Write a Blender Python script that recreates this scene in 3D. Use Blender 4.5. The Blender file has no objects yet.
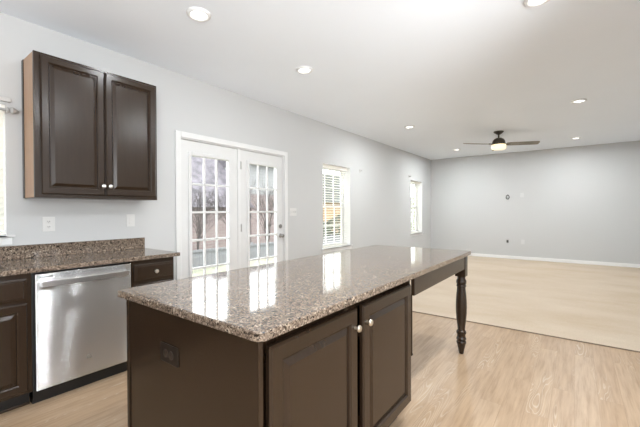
import bpy, bmesh, math, random
from mathutils import Vector, Matrix

SC = bpy.context.scene
COL = SC.collection
PI = math.pi

# ------------------------------------------------------------------ camera
F_PX, YAW, PITCH, ROLL, CY = 342.594, 0.64264, -0.00962, -0.00394, 214.172
CAM = Vector((3.4627, 0.0, 1.2761))
s, c = math.sin(YAW), math.cos(YAW)
sp, cp = math.sin(PITCH), math.cos(PITCH)
fw = Vector((-s * cp, c * cp, sp)); r0 = Vector((c, s, 0)); u0 = Vector((s * sp, -c * sp, cp))
rt = r0 * math.cos(ROLL) + u0 * math.sin(ROLL)
up = -r0 * math.sin(ROLL) + u0 * math.cos(ROLL)
cd = bpy.data.cameras.new('camera')
cam = bpy.data.objects.new('camera', cd); COL.objects.link(cam)
m3 = Matrix((rt, up, -fw)).transposed()
cam.matrix_world = Matrix.Translation(CAM) @ m3.to_4x4()
cd.sensor_width = 36.0
cd.lens = F_PX / 640 * 36.0
cd.shift_y = (CY - 213.5) / 640
cd.clip_start = 0.05; cd.clip_end = 300
SC.camera = cam

# ------------------------------------------------------------------ world, exposure, large lights
SC.view_settings.view_transform = 'Standard'
SC.view_settings.look = 'None'
SC.view_settings.gamma = 1.0
SC.view_settings.use_curve_mapping = False
SC.view_settings.exposure = 0.13
SKY = 7.3
FILL_RIGHT, FILL_CEILING = 14.0, 1400.0
CAN_W = 25.0

w = bpy.data.worlds.new('overcast_sky'); SC.world = w; w.use_nodes = True
nt = w.node_tree; nt.nodes.clear()
wo = nt.nodes.new('ShaderNodeOutputWorld'); bg = nt.nodes.new('ShaderNodeBackground')
tc = nt.nodes.new('ShaderNodeTexCoord'); sep = nt.nodes.new('ShaderNodeSeparateXYZ')
rmp = nt.nodes.new('ShaderNodeValToRGB')
rmp.color_ramp.elements[0].position = 0.0; rmp.color_ramp.elements[0].color = (0.35, 0.36, 0.36, 1)
rmp.color_ramp.elements[1].position = 0.06; rmp.color_ramp.elements[1].color = (0.93, 0.97, 1.0, 1)
nt.links.new(tc.outputs['Generated'], sep.inputs[0]); nt.links.new(sep.outputs['Z'], rmp.inputs[0])
nt.links.new(rmp.outputs[0], bg.inputs['Color']); bg.inputs['Strength'].default_value = SKY
nt.links.new(bg.outputs[0], wo.inputs[0])

def area(name, loc, direction, sx, sy, power, col):
    d = bpy.data.lights.new(name, 'AREA'); d.shape = 'RECTANGLE'; d.size = sx; d.size_y = sy
    d.energy = power; d.color = col
    o = bpy.data.objects.new(name, d); COL.objects.link(o); o.location = loc
    o.rotation_euler = Vector(direction).to_track_quat('-Z', 'Z').to_euler()
    return o
# fill lamps added outside the right wall, the second aimed up at the ceiling
area('added_fill_right', (5.0, -0.45, 1.55), (-1, 0, 0), 3.6, 1.5, FILL_RIGHT, (0.97, 0.985, 1.0))
area('added_fill_ceiling', (8.0, -2.2, -1.15), (-1, 0.55, 0.6), 4.6, 1.7, FILL_CEILING, (0.97, 0.985, 1.0))

# ------------------------------------------------------------------ materials
def lin(r, g, b):
    f = lambda v: (v / 255 / 12.92) if v / 255 <= 0.04045 else ((v / 255 + 0.055) / 1.055) ** 2.4
    return (f(r), f(g), f(b), 1)

class NT:
    def __init__(self, name):
        self.m = bpy.data.materials.new(name); self.m.use_nodes = True
        self.t = self.m.node_tree; self.b = self.t.nodes['Principled BSDF']
    def n(self, typ, **kw):
        x = self.t.nodes.new('ShaderNode' + typ)
        for k, v in kw.items(): setattr(x, k, v)
        return x
    def l(self, a, b): self.t.links.new(a, b)
    def coord(self, scale=(1, 1, 1), rot=(0, 0, 0)):
        tc = self.n('TexCoord'); mp = self.n('Mapping')
        mp.inputs['Scale'].default_value = scale; mp.inputs['Rotation'].default_value = rot
        self.l(tc.outputs['Object'], mp.inputs['Vector']); return mp.outputs['Vector']
    def ramp(self, fac, stops, interp='LINEAR'):
        r = self.n('ValToRGB'); cr = r.color_ramp; cr.interpolation = interp
        while len(cr.elements) < len(stops): cr.elements.new(0.5)
        for e, (p, col) in zip(cr.elements, stops): e.position = p; e.color = col
        self.l(fac, r.inputs[0]); return r.outputs[0]
    def noise(self, vec, scale, detail=3, rough=0.5):
        x = self.n('TexNoise'); x.inputs['Scale'].default_value = scale
        x.inputs['Detail'].default_value = detail; x.inputs['Roughness'].default_value = rough
        self.l(vec, x.inputs['Vector']); return x.outputs['Fac']
    def mix(self, fac, a, b, mode='MIX'):
        x = self.n('Mix', data_type='RGBA', blend_type=mode)
        for sock, v in ((x.inputs[0], fac), (x.inputs[6], a), (x.inputs[7], b)):
            if hasattr(v, 'node'): self.l(v, sock)
            else: sock.default_value = v
        return x.outputs[2]
    def bump(self, h, strength, dist=0.01):
        x = self.n('Bump'); x.inputs['Strength'].default_value = strength; x.inputs['Distance'].default_value = dist
        self.l(h, x.inputs['Height']); self.l(x.outputs[0], self.b.inputs['Normal'])
    def base(self, v):
        if hasattr(v, 'node'): self.l(v, self.b.inputs['Base Color'])
        else: self.b.inputs['Base Color'].default_value = v
    def set(self, rough=0.5, metal=0.0, spec=0.5, **kw):
        self.b.inputs['Roughness'].default_value = rough; self.b.inputs['Metallic'].default_value = metal
        self.b.inputs['Specular IOR Level'].default_value = spec
        for k, v in kw.items(): self.b.inputs[k.replace('_', ' ')].default_value = v
        return self.m

def plain(name, col, rough=0.5, metal=0.0, spec=0.5, var=0.06, scale=14):
    t = NT(name); v = t.coord()
    n = t.noise(v, scale, 3)
    d = tuple(x * (1 - var) for x in col[:3]) + (1,); h = tuple(min(1, x * (1 + var)) for x in col[:3]) + (1,)
    t.base(t.ramp(n, [(0.3, d), (0.7, h)]))
    return t.set(rough, metal, spec)

def mat_paint(name, col, bump=0.05):
    t = NT(name); v = t.coord()
    t.base(t.ramp(t.noise(v, 1.3, 2), [(0.3, tuple(x * 0.985 for x in col[:3]) + (1,)), (0.7, col)]))
    t.bump(t.noise(v, 220, 2), bump, 0.002)
    return t.set(0.75, 0, 0.25)

WALL = mat_paint('wall_paint', (0.588, 0.592, 0.590, 1))
CEIL = mat_paint('ceiling_paint', (0.875, 0.915, 0.97, 1), 0.08)
TRIM = plain('white_trim_paint', (0.76, 0.76, 0.755, 1), 0.35, var=0.01)
BASEW = plain('white_baseboard_paint', (0.87, 0.87, 0.865, 1), 0.4, var=0.01)
DOORW = plain('white_door_paint', (0.72, 0.72, 0.715, 1), 0.35, var=0.01)
PLATE = plain('white_plate_plastic', (0.70, 0.695, 0.68, 1), 0.35, var=0.01)
PLATEF = plain('painted_over_plate', (0.645, 0.648, 0.645, 1), 0.5, var=0.01)
SLOT = plain('dark_slot_plastic', (0.05, 0.045, 0.04, 1), 0.5)
BLIND = plain('cream_blind_slat', (0.90, 0.88, 0.81, 1), 0.45, var=0.02)
BLIND.node_tree.nodes['Principled BSDF'].inputs['Transmission Weight'].default_value = 0.0

def mat_espresso():
    t = NT('espresso_stained_wood'); v = t.coord((1, 1, 0.12))
    n = t.noise(v, 45, 5, 0.6)
    t.base(t.ramp(n, [(0.3, (0.026, 0.0150, 0.0082, 1)), (0.7, (0.030, 0.0175, 0.0098, 1))]))
    return t.set(0.25, 0, 0.45)
ESP = mat_espresso()
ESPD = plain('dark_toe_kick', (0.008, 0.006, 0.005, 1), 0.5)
def mat_maple():
    t = NT('light_maple_veneer'); v = t.coord((1, 1, 0.08))
    t.base(t.ramp(t.noise(v, 40, 4), [(0.3, (0.44, 0.27, 0.165, 1)), (0.7, (0.52, 0.33, 0.205, 1))]))
    return t.set(0.4)
MAPLE = mat_maple()

def mat_granite():
    t = NT('brown_granite'); v = t.coord()
    def vor(scale):
        x = t.n('TexVoronoi'); x.inputs['Scale'].default_value = scale; x.inputs['Randomness'].default_value = 1
        t.l(v, x.inputs['Vector']); return x
    a = vor(150); sepa = t.n('SeparateColor'); t.l(a.outputs['Color'], sepa.inputs[0])
    base = t.ramp(sepa.outputs[0], [(0.0, lin(28, 24, 22)), (0.17, lin(88, 75, 65)), (0.40, lin(122, 106, 93)),
                                    (0.68, lin(149, 133, 117)), (0.90, lin(178, 163, 145))], 'CONSTANT')
    bv = vor(270); sepb = t.n('SeparateColor'); t.l(bv.outputs['Color'], sepb.inputs[0])
    fine = t.ramp(sepb.outputs[1], [(0.0, lin(30, 27, 25)), (0.20, lin(100, 86, 75)), (0.5, lin(130, 114, 100)), (0.85, lin(162, 147, 130))], 'CONSTANT')
    cl = t.noise(v, 42, 3, 0.6)
    f = t.ramp(cl, [(0.42, (0, 0, 0, 1)), (0.6, (1, 1, 1, 1))])
    t.base(t.mix(f, base, fine))
    return t.set(0.065, 0, 0.55)
GRAN = mat_granite()

def mat_wood():
    t = NT('laminate_plank_floor')
    v = t.coord((1, 1, 1), (0, 0, PI / 2))
    br = t.n('TexBrick'); br.offset = 0.37; br.offset_frequency = 2
    t.l(v, br.inputs['Vector'])
    br.inputs['Scale'].default_value = 1.0; br.inputs['Brick Width'].default_value = 1.25; br.inputs['Row Height'].default_value = 0.128
    br.inputs['Mortar Size'].default_value = 0.0011; br.inputs['Mortar Smooth'].default_value = 0.1
    br.inputs['Color1'].default_value = (0.0, 0.0, 0.0, 1); br.inputs['Color2'].default_value = (1, 1, 1, 1); br.inputs['Mortar'].default_value = (0.5, 0.5, 0.5, 1)
    tone = t.ramp(br.outputs['Color'], [(0.0, (0.375, 0.256, 0.156, 1)), (0.5, (0.398, 0.276, 0.174, 1)), (1.0, (0.42, 0.298, 0.193, 1))])
    # per-plank offset so the grain changes between boards
    add = t.n('VectorMath', operation='ADD'); sc = t.n('VectorMath', operation='SCALE'); sc.inputs['Scale'].default_value = 7.3
    t.l(br.outputs['Color'], sc.inputs[0]); g0 = t.coord((1, 1, 1)); t.l(g0, add.inputs[0]); t.l(sc.outputs[0], add.inputs[1])
    mp = t.n('Mapping'); mp.inputs['Scale'].default_value = (30, 2.0, 1); t.l(add.outputs[0], mp.inputs['Vector'])
    n = t.noise(mp.outputs[0], 1.6, 6, 0.62)
    g = t.ramp(n, [(0.3, (0.78, 0.74, 0.70, 1)), (0.5, (1, 1, 1, 1)), (0.72, (1.16, 1.17, 1.18, 1))])
    col = t.mix(1.0, tone, g, 'MULTIPLY')
    # pale cathedral figures
    mp2 = t.n('Mapping'); mp2.inputs['Scale'].default_value = (9, 1.1, 1); t.l(add.outputs[0], mp2.inputs['Vector'])
    n2 = t.n('TexNoise'); n2.inputs['Scale'].default_value = 0.9; n2.inputs['Detail'].default_value = 1.5; t.l(mp2.outputs[0], n2.inputs['Vector'])
    mu = t.n('Math', operation='MULTIPLY'); mu.inputs[1].default_value = 26; t.l(n2.outputs['Fac'], mu.inputs[0])
    fr = t.n('Math', operation='FRACT'); t.l(mu.outputs[0], fr.inputs[0])
    ring = t.ramp(fr.outputs[0], [(0.0, (1, 1, 1, 1)), (0.16, (0, 0, 0, 1)), (0.8, (0, 0, 0, 1)), (1.0, (1, 1, 1, 1))])
    mask = t.ramp(t.noise(mp2.outputs[0], 0.7, 2), [(0.52, (0, 0, 0, 1)), (0.66, (0.65, 0.65, 0.65, 1))])
    rm = t.mix(1.0, ring, mask, 'MULTIPLY')
    col = t.mix(rm, col, (0.58, 0.49, 0.385, 1))
    seam = t.ramp(br.outputs['Fac'], [(0.0, (1, 1, 1, 1)), (1.0, (0.80, 0.77, 0.74, 1))])
    col = t.mix(1.0, col, seam, 'MULTIPLY')
    t.base(col)
    return t.set(0.40, 0, 0.35)
WOOD = mat_wood()

def mat_carpet():
    t = NT('beige_carpet'); v = t.coord()
    vs = t.coord((0.7, 1.5, 1), (0, 0, 0.35))
    big = t.noise(vs, 1.1, 4, 0.6)
    fine = t.noise(v, 160, 2)
    col = t.ramp(big, [(0.3, (0.52, 0.418, 0.308, 1)), (0.5, (0.56, 0.462, 0.356, 1)), (0.7, (0.595, 0.502, 0.396, 1))])
    g = t.ramp(fine, [(0.3, (0.88, 0.88, 0.88, 1)), (0.7, (1.08, 1.08, 1.08, 1))])
    t.base(t.mix(1.0, col, g, 'MULTIPLY'))
    t.bump(fine, 0.5, 0.01)
    return t.set(0.95, 0, 0.1)
CARP = mat_carpet()

def mat_steel():
    # horizontal brushing smears reflections vertically: strongly anisotropic metal
    t = NT('brushed_stainless_steel'); t.t.nodes.remove(t.b); v = t.coord((1, 1, 260))
    out = [x for x in t.t.nodes if x.type == 'OUTPUT_MATERIAL'][0]
    gl = t.n('BsdfAnisotropic'); gl.inputs['Roughness'].default_value = 0.23; gl.inputs['Anisotropy'].default_value = 0.86
    t.l(t.ramp(t.noise(v, 1.6, 3, 0.6), [(0.3, (0.74, 0.745, 0.75, 1)), (0.7, (0.79, 0.795, 0.80, 1))]), gl.inputs['Color'])
    tg = t.n('Tangent', direction_type='RADIAL', axis='Z'); t.l(tg.outputs[0], gl.inputs['Tangent'])
    t.l(gl.outputs[0], out.inputs[0])
    return t.m
STEEL = mat_steel()
def metal(name, col, rough): return plain(name, col, rough, 1.0, var=0.03)
CHROME = metal('polished_handle_steel', (0.74, 0.74, 0.74, 1), 0.33)
NICKEL = metal('satin_nickel', (0.80, 0.74, 0.64, 1), 0.28)
HARDW = metal('dark_nickel', (0.30, 0.29, 0.28, 1), 0.3)
BRONZE = metal('dark_bronze_metal', (0.085, 0.075, 0.06, 1), 0.42)
GREYM = plain('grey_badge', (0.16, 0.16, 0.16, 1), 0.4)
BLADE = plain('grey_brown_fan_blade', (0.20, 0.175, 0.135, 1), 0.4)
BLACKP = plain('black_plastic', (0.007, 0.007, 0.007, 1), 0.4)

def mat_emit(name, col, strength):
    t = NT(name); v = t.coord()
    cc = t.ramp(t.noise(v, 3, 1), [(0.0, tuple(x * .97 for x in col[:3]) + (1,)), (1.0, col)])
    t.base(cc); t.l(cc, t.b.inputs['Emission Color'])
    t.b.inputs['Emission Strength'].default_value = strength
    return t.set(0.4)
LENS = mat_emit('lit_lamp_lens', (1.0, 0.97, 0.92, 1), 3.0)
FANGL = mat_emit('lit_frosted_fan_glass', (1.0, 0.86, 0.60, 1), 0.80)

def mat_glass():
    t = NT('clear_window_glass'); t.t.nodes.remove(t.b)
    out = [x for x in t.t.nodes if x.type == 'OUTPUT_MATERIAL'][0]
    tr = t.n('BsdfTransparent'); tr.inputs[0].default_value = (0.95, 0.96, 0.955, 1)
    gl = t.n('BsdfGlossy'); gl.inputs['Roughness'].default_value = 0.02
    lw = t.n('LayerWeight'); lw.inputs['Blend'].default_value = 0.5; pw = t.n('Math', operation='POWER'); pw.inputs[1].default_value = 5.0; t.l(lw.outputs['Facing'], pw.inputs[0])
    fr = t.n('Math', operation='MULTIPLY_ADD'); fr.inputs[1].default_value = 0.9; fr.inputs[2].default_value = 0.045; t.l(pw.outputs[0], fr.inputs[0])
    mx = t.n('MixShader'); t.l(fr.outputs[0], mx.inputs[0]); t.l(tr.outputs[0], mx.inputs[1]); t.l(gl.outputs[0], mx.inputs[2])
    t.l(mx.outputs[0], out.inputs[0]); return t.m
GLASS = mat_glass()

def mat_brick(name, c1, c2, mortar):
    t = NT(name)
    v = t.coord((1, 1, 1), (0, PI / 2, PI / 2))
    tc2 = t.n('TexCoord'); sp2 = t.n('SeparateXYZ'); cb = t.n('CombineXYZ')
    t.l(tc2.outputs['Object'], sp2.inputs[0]); t.l(sp2.outputs['Y'], cb.inputs['X']); t.l(sp2.outputs['Z'], cb.inputs['Y'])
    br = t.n('TexBrick'); t.l(cb.outputs[0], br.inputs['Vector'])
    br.inputs['Scale'].default_value = 1; br.inputs['Brick Width'].default_value = 0.42; br.inputs['Row Height'].default_value = 0.15
    br.inputs['Mortar Size'].default_value = 0.014
    br.inputs['Color1'].default_value = c1; br.inputs['Color2'].default_value = c2; br.inputs['Mortar'].default_value = mortar
    t.base(br.outputs['Color']); return t.set(0.9)
BRICK = mat_brick('red_brick', lin(108, 92, 90), lin(122, 107, 104), lin(124, 118, 116))
TANB = mat_brick('tan_brick', lin(140, 110, 76), lin(156, 126, 90), lin(160, 146, 126))
def mat_stripe(name, c1, c2, pitch, axis='Z'):
    t = NT(name); tc2 = t.n('TexCoord'); sp2 = t.n('SeparateXYZ'); t.l(tc2.outputs['Object'], sp2.inputs[0])
    mu = t.n('Math', operation='MULTIPLY'); mu.inputs[1].default_value = 1 / pitch; t.l(sp2.outputs[axis], mu.inputs[0])
    fr = t.n('Math', operation='FRACT'); t.l(mu.outputs[0], fr.inputs[0])
    t.base(t.ramp(fr.outputs[0], [(0.0, c2), (0.12, c1), (0.9, c1), (1.0, c2)])); return t.set(0.8)
SIDING = mat_stripe('pale_lap_siding', lin(124, 123, 123), lin(106, 105, 105), 0.18)
FENCEM = mat_stripe('weathered_grey_boards', lin(112, 112, 114), lin(92, 92, 94), 0.14, 'Y')
SHING = plain('grey_roof_shingles', lin(88, 83, 88), 0.9, var=0.5, scale=2.2)
BARK = plain('grey_bark', lin(56, 49, 47), 0.9, var=0.2)
LEAFD = plain('dark_green_foliage', lin(66, 72, 52), 0.8, var=0.3, scale=5)
LEAFL = plain('light_green_foliage', lin(112, 118, 84), 0.8, var=0.3, scale=5)
def mat_grass():
    t = NT('pale_grass'); v = t.coord()  # mottled pale grey-green, the lawn's own colour
    t.base(t.ramp(t.noise(v, 2.2, 5, 0.7), [(0.3, lin(96, 98, 82)), (0.55, lin(122, 122, 104)), (0.7, lin(140, 138, 124))]))
    return t.set(0.95)
GRASS = mat_grass()

# ------------------------------------------------------------------ mesh helpers
def wloc(o):
    v = Vector((0, 0, 0))
    while o is not None: v += o.location; o = o.parent
    return v
def link(name, bm, mat, parent=None, loc=None, smooth=None):
    me = bpy.data.meshes.new(name)
    bmesh.ops.recalc_face_normals(bm, faces=bm.faces)
    off = wloc(parent) + (Vector(loc) if loc is not None else Vector((0, 0, 0)))
    bmesh.ops.translate(bm, verts=bm.verts, vec=-off)
    bm.to_mesh(me); bm.free()
    if mat is not None: me.materials.append(mat)
    o = bpy.data.objects.new(name, me); COL.objects.link(o)
    if loc is not None: o.location = loc
    o.parent = parent
    if smooth is not None:
        for p in me.polygons: p.use_smooth = True
        me.set_sharp_from_angle(angle=smooth)
    return o
def thing(name, label, cat, loc=(0, 0, 0), group=None):
    o = bpy.data.objects.new(name, None); COL.objects.link(o); o.location = loc
    o.empty_display_size = 0.05
    o['label'] = label; o['category'] = cat
    if group: o['group'] = group
    return o
def tag(o, label, cat, group=None, kind=None):
    o['label'] = label; o['category'] = cat
    if group: o['group'] = group
    if kind: o['kind'] = kind
    return o
def struct_empty(name, loc, label=None):
    o = bpy.data.objects.new(name, None); COL.objects.link(o); o.location = loc; o.empty_display_size = 0.05
    o['kind'] = 'structure'
    if label: o['label'] = label
    return o
def struct(name, bm, mat, label=None):
    o = link(name, bm, mat); o['kind'] = 'structure'
    if label: o['label'] = label
    return o
def B(): return bmesh.new()
def box(bm, x0, x1, y0, y1, z0, z1, bev=0.0, seg=2):
    t = bmesh.new()
    bmesh.ops.create_cube(t, size=1)
    for v in t.verts:
        v.co = Vector((x0 if v.co.x < 0 else x1, y0 if v.co.y < 0 else y1, z0 if v.co.z < 0 else z1))
    if bev > 0:
        bmesh.ops.bevel(t, geom=list(t.edges), offset=bev, segments=seg, profile=0.5, affect='EDGES')
    merge(bm, t); return bm
def merge(bm, t, mat=None):
    if mat is not None: bmesh.ops.transform(t, matrix=mat, verts=t.verts)
    mp = {v: bm.verts.new(v.co) for v in t.verts}
    for f in t.faces:
        try: bm.faces.new([mp[v] for v in f.verts])
        except ValueError: pass
    t.free()
def lathe(bm, prof, seg=28, mat=None, cap=True):
    """prof: list of (r, h) around local Z."""
    t = bmesh.new(); rings = []
    for r, h in prof:
        rings.append([t.verts.new((r * math.cos(2 * PI * i / seg), r * math.sin(2 * PI * i / seg), h)) for i in range(seg)])
    for a, b in zip(rings, rings[1:]):
        for i in range(seg): t.faces.new((a[i], a[(i + 1) % seg], b[(i + 1) % seg], b[i]))
    if cap:
        t.faces.new(rings[0]); t.faces.new(rings[-1])
    merge(bm, t, mat); return bm
def axis_mat(origin, normal):
    q = Vector(normal).to_track_quat('Z', 'Y')
    return Matrix.Translation(Vector(origin)) @ q.to_matrix().to_4x4()
def tube(bm, pts, r, seg=10, r_end=None):
    pts = [Vector(p) for p in pts]; rings = []
    for i, p in enumerate(pts):
        d = (pts[min(i + 1, len(pts) - 1)] - pts[max(i - 1, 0)]).normalized()
        a = d.orthogonal().normalized() if abs(d.z) > 0.95 else d.cross(Vector((0, 0, 1))).normalized()
        b = d.cross(a)
        rr = r if r_end is None else r + (r_end - r) * i / (len(pts) - 1)
        rings.append([bm.verts.new(p + (a * math.cos(2 * PI * k / seg) + b * math.sin(2 * PI * k / seg)) * rr) for k in range(seg)])
    for A, C in zip(rings, rings[1:]):
        for k in range(seg): bm.faces.new((A[k], A[(k + 1) % seg], C[(k + 1) % seg], C[k]))
    bm.faces.new(rings[0]); bm.faces.new(rings[-1]); return bm
def panel(bm, origin, u, v, n, W, H, loops):
    """Concentric rectangular loops (inset, height) -> raised panel relief; origin = lower-left corner on the back plane."""
    o = Vector(origin); u = Vector(u); v = Vector(v); n = Vector(n); rings = []
    for ins, h in loops:
        rings.append([bm.verts.new(o + u * a + v * b + n * h) for a, b in ((ins, ins), (W - ins, ins), (W - ins, H - ins), (ins, H - ins))])
    for A, C in zip(rings, rings[1:]):
        for k in range(4): bm.faces.new((A[k], A[(k + 1) % 4], C[(k + 1) % 4], C[k]))
    bm.faces.new(rings[0]); bm.faces.new(rings[-1]); return bm
RAISED = lambda t=0.02, fr=0.052: [(0, 0), (0, t - 0.007), (0.008, t), (fr - 0.006, t), (fr + 0.002, t - 0.006), (fr + 0.005, t - 0.014), (fr + 0.009, t - 0.014),
                                  (fr + 0.032, t - 0.003), (fr + 0.034, t - 0.003)]
DRAWER = lambda t=0.02: [(0, 0), (0, t - 0.006), (0.010, t - 0.003), (0.018, t - 0.003), (0.022, t), (0.026, t)]
def grid_wall(bm, axis, a0, a1, ys, zs, holes):
    """Wall slab between a0 and a1 on `axis`, gridded on ys (other horizontal axis) and zs; cells inside a hole are omitted."""
    ys = sorted(set(ys + [h[0] for h in holes] + [h[1] for h in holes])); zs = sorted(set(zs + [h[2] for h in holes] + [h[3] for h in holes]))
    solid = lambda i, k: 0 <= i < len(ys) - 1 and 0 <= k < len(zs) - 1 and not any(
        h[0] - 1e-6 <= ys[i] and ys[i + 1] <= h[1] + 1e-6 and h[2] - 1e-6 <= zs[k] and zs[k + 1] <= h[3] + 1e-6 for h in holes)
    cache = {}
    def V(a, y, z):
        key = (round(a, 5), round(y, 5), round(z, 5))
        if key not in cache: cache[key] = bm.verts.new((a, y, z) if axis == 'X' else (y, a, z))
        return cache[key]
    for i in range(len(ys) - 1):
        for k in range(len(zs) - 1):
            if not solid(i, k): continue
            y0, y1, z0, z1 = ys[i], ys[i + 1], zs[k], zs[k + 1]
            for a in (a0, a1): bm.faces.new((V(a, y0, z0), V(a, y1, z0), V(a, y1, z1), V(a, y0, z1)))
            if not solid(i - 1, k): bm.faces.new((V(a0, y0, z0), V(a1, y0, z0), V(a1, y0, z1), V(a0, y0, z1)))
            if not solid(i + 1, k): bm.faces.new((V(a0, y1, z0), V(a1, y1, z0), V(a1, y1, z1), V(a0, y1, z1)))
            if not solid(i, k - 1): bm.faces.new((V(a0, y0, z0), V(a1, y0, z0), V(a1, y1, z0), V(a0, y1, z0)))
            if not solid(i, k + 1): bm.faces.new((V(a0, y0, z1), V(a1, y0, z1), V(a1, y1, z1), V(a0, y1, z1)))
    return bm
def copy_tree(o, parent=None):
    c = o.copy(); COL.objects.link(c); c.parent = parent
    for ch in list(o.children): copy_tree(ch, c)
    return c

# ------------------------------------------------------------------ room shell
LX, RX, BY, FY, H = 0.0, 4.75, -2.6, 10.128, 2.775
TH = 0.20
D0, D1, DT = 2.085, 3.745, 2.088                      # french door opening
WIN = {1: (-0.55, 0.655, 1.085, 2.085), 2: (4.705, 5.59, 0.610, 2.095), 3: (8.59, 9.40, 0.655, 2.07)}
struct('wall_left', grid_wall(B(), 'X', -TH, 0, [BY - 0.2, FY + 0.2], [-0.1, H], [(D0, D1, 0.0, DT)] + list(WIN.values())), WALL)
struct('wall_far', grid_wall(B(), 'Y', FY, FY + 0.2, [0, RX], [-0.1, H], []), WALL)
struct('wall_right', grid_wall(B(), 'X', RX, RX + 0.2, [BY - 0.2, FY + 0.2], [-0.1, H], [(-2.4, 1.2, 0.75, 2.35), (1.95, 2.04, 0.1, 2.35), (2.23, 2.315, 0.1, 2.35), (2.83, 2.92, 0.1, 2.35)]), WALL)  # openings added to let light in; narrow slits added to streak the dishwasher steel
struct('wall_back', grid_wall(B(), 'Y', BY - 0.2, BY, [0, RX], [-0.1, H], []), WALL)
struct('ceiling', box(B(), -TH, RX + 0.2, BY - 0.2, FY + 0.2, H, H + 0.12), CEIL)
CARPET_Y = 4.15
struct('floor', box(B(), 0, RX, BY, CARPET_Y, -0.1, 0.0), WOOD)
struct('carpet', box(B(), 0, RX, CARPET_Y + 0.0, FY, -0.1, 0.008), CARP, 'beige wall to wall carpet beyond the wood floor')
struct('trim_1', box(B(), 0, RX, CARPET_Y - 0.010, CARPET_Y + 0.004, 0.0, 0.010, 0.003), plain('carpet_edge_strip', (0.22, 0.165, 0.115, 1), 0.6), 'thin brown strip where the wood floor meets the carpet')
def baseboard(bm, x0, x1, y0, y1, h=0.088):
    box(bm, x0, x1, y0, y1, 0.0, h, 0.004); return bm
struct('baseboard_far', baseboard(B(), 0.014, RX, FY - 0.014, FY), BASEW)
bl = B(); baseboard(bl, 0, 0.014, D1 + 0.065, FY); baseboard(bl, 0, 0.014, 1.70, D0 - 0.065)
struct('baseboard_left', bl, BASEW)
br_ = B(); baseboard(br_, RX - 0.014, RX, BY, FY - 0.014)
struct('baseboard_right', br_, BASEW)

# ---- french doors: casing (trim_2), fixed leaf (door_1) and active leaf (door_2)
CASE = 0.062
cs = struct_empty('trim_2', (0, (D0 + D1) / 2, 0), 'white casing around the pair of glazed patio doors')
for nm, a in (('casing_side', (0, 0.018, D0 - CASE, D0, 0, DT + CASE)), ('casing_side', (0, 0.018, D1, D1 + CASE, 0, DT + CASE)),
              ('casing_head', (0, 0.018, D0, D1, DT, DT + CASE))):
    b = B(); box(b, *a, bev=0.005)
    link(nm, b, TRIM, cs)
b = B()
box(b, -TH, -0.004, D0, D0 + 0.012, 0, DT); box(b, -TH, -0.004, D1 - 0.012, D1, 0, DT); box(b, -TH, -0.004, D0 + 0.012, D1 - 0.012, DT - 0.012, DT)
link('jamb', b, TRIM, cs)
b = B(); box(b, -0.075, -0.012, 2.886, 2.934, 0.02, DT - 0.012, 0.004); link('mullion', b, TRIM, cs)
b = B(); box(b, -TH, -0.005, D0 + 0.012, D1 - 0.012, 0.0, 0.02, 0.003); link('threshold', b, CHROME, cs)

def french_leaf(name, y0, y1, gy0, gy1, label, active):
    gz0, gz1 = 0.30, 1.908
    d = struct_empty(name, (-0.04, (y0 + y1) / 2, 0.02), label)
    xf, xb = -0.022, -0.066
    b = B(); grid_wall(b, 'X', xb, xf, [y0, y1], [0.022, DT - 0.016], [(gy0, gy1, gz0, gz1)]); link('door_panel', b, DOORW, d)
    # raised lite moulding around the glass
    b = B(); q = 0.042
    for a in ((gy0 - q, gy0, gz0 - q, gz1 + q), (gy1, gy1 + q, gz0 - q, gz1 + q), (gy0, gy1, gz1, gz1 + q), (gy0, gy1, gz0 - q, gz0)):
        box(b, xf - 0.002, xf + 0.012, *a, bev=0.005)
    link('glass_moulding', b, DOORW, d)
    b = B(); box(b, -0.047, -0.041, gy0 - 0.003, gy1 + 0.003, gz0 - 0.003, gz1 + 0.003); link('glass', b, GLASS, d)
    b = B()
    for k in (1, 2):
        y = gy0 + (gy1 - gy0) * k / 3; box(b, -0.040, -0.021, y - 0.0115, y + 0.0115, gz0, gz1, 0.003)
    for k in range(1, 5):
        z = gz0 + (gz1 - gz0) * k / 5; box(b, -0.0402, -0.0205, gy0, gy1, z - 0.0115, z + 0.0115, 0.003)
    link('muntin_grille', b, DOORW, d)
    if active:
        for z in (0.25, 1.06, 1.87):
            b = B(); lathe(b, [(0.0075, -0.05), (0.0075, 0.05)], 12, Matrix.Translation((-0.014, y0 + 0.001, z))); box(b, -0.0225, -0.0195, y0, y0 + 0.022, z - 0.05, z + 0.05)
            link('hinge', b, metal('hinge_steel', (0.42, 0.41, 0.39, 1), 0.35), d)
        ky = 3.678
        b = B(); lathe(b, [(0.031, 0), (0.031, 0.006), (0.026, 0.012), (0.013, 0.013), (0.012, 0.030), (0.020, 0.037), (0.0275, 0.048), (0.026, 0.060), (0.016, 0.067), (0.004, 0.068)], 24, axis_mat((xf, ky, 0.915), (1, 0, 0)))
        link('door_knob', b, HARDW, d, smooth=0.6)
        b = B(); lathe(b, [(0.031, 0), (0.031, 0.008), (0.025, 0.014), (0.006, 0.0145)], 24, axis_mat((xf, ky, 1.052), (1, 0, 0))); box(b, xf + 0.012, xf + 0.032, ky - 0.005, ky + 0.005, 1.036, 1.068, 0.002)
        link('deadbolt', b, HARDW, d, smooth=0.6)
    return d
french_leaf('door_1', D0 + 0.013, 2.884, 2.232, 2.747, 'white fixed patio door leaf with fifteen panes, nearer the kitchen counter', False)
french_leaf('door_2', 2.936, D1 - 0.014, 3.083, 3.596, 'white hinged patio door leaf with knob and deadbolt', True)

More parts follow.
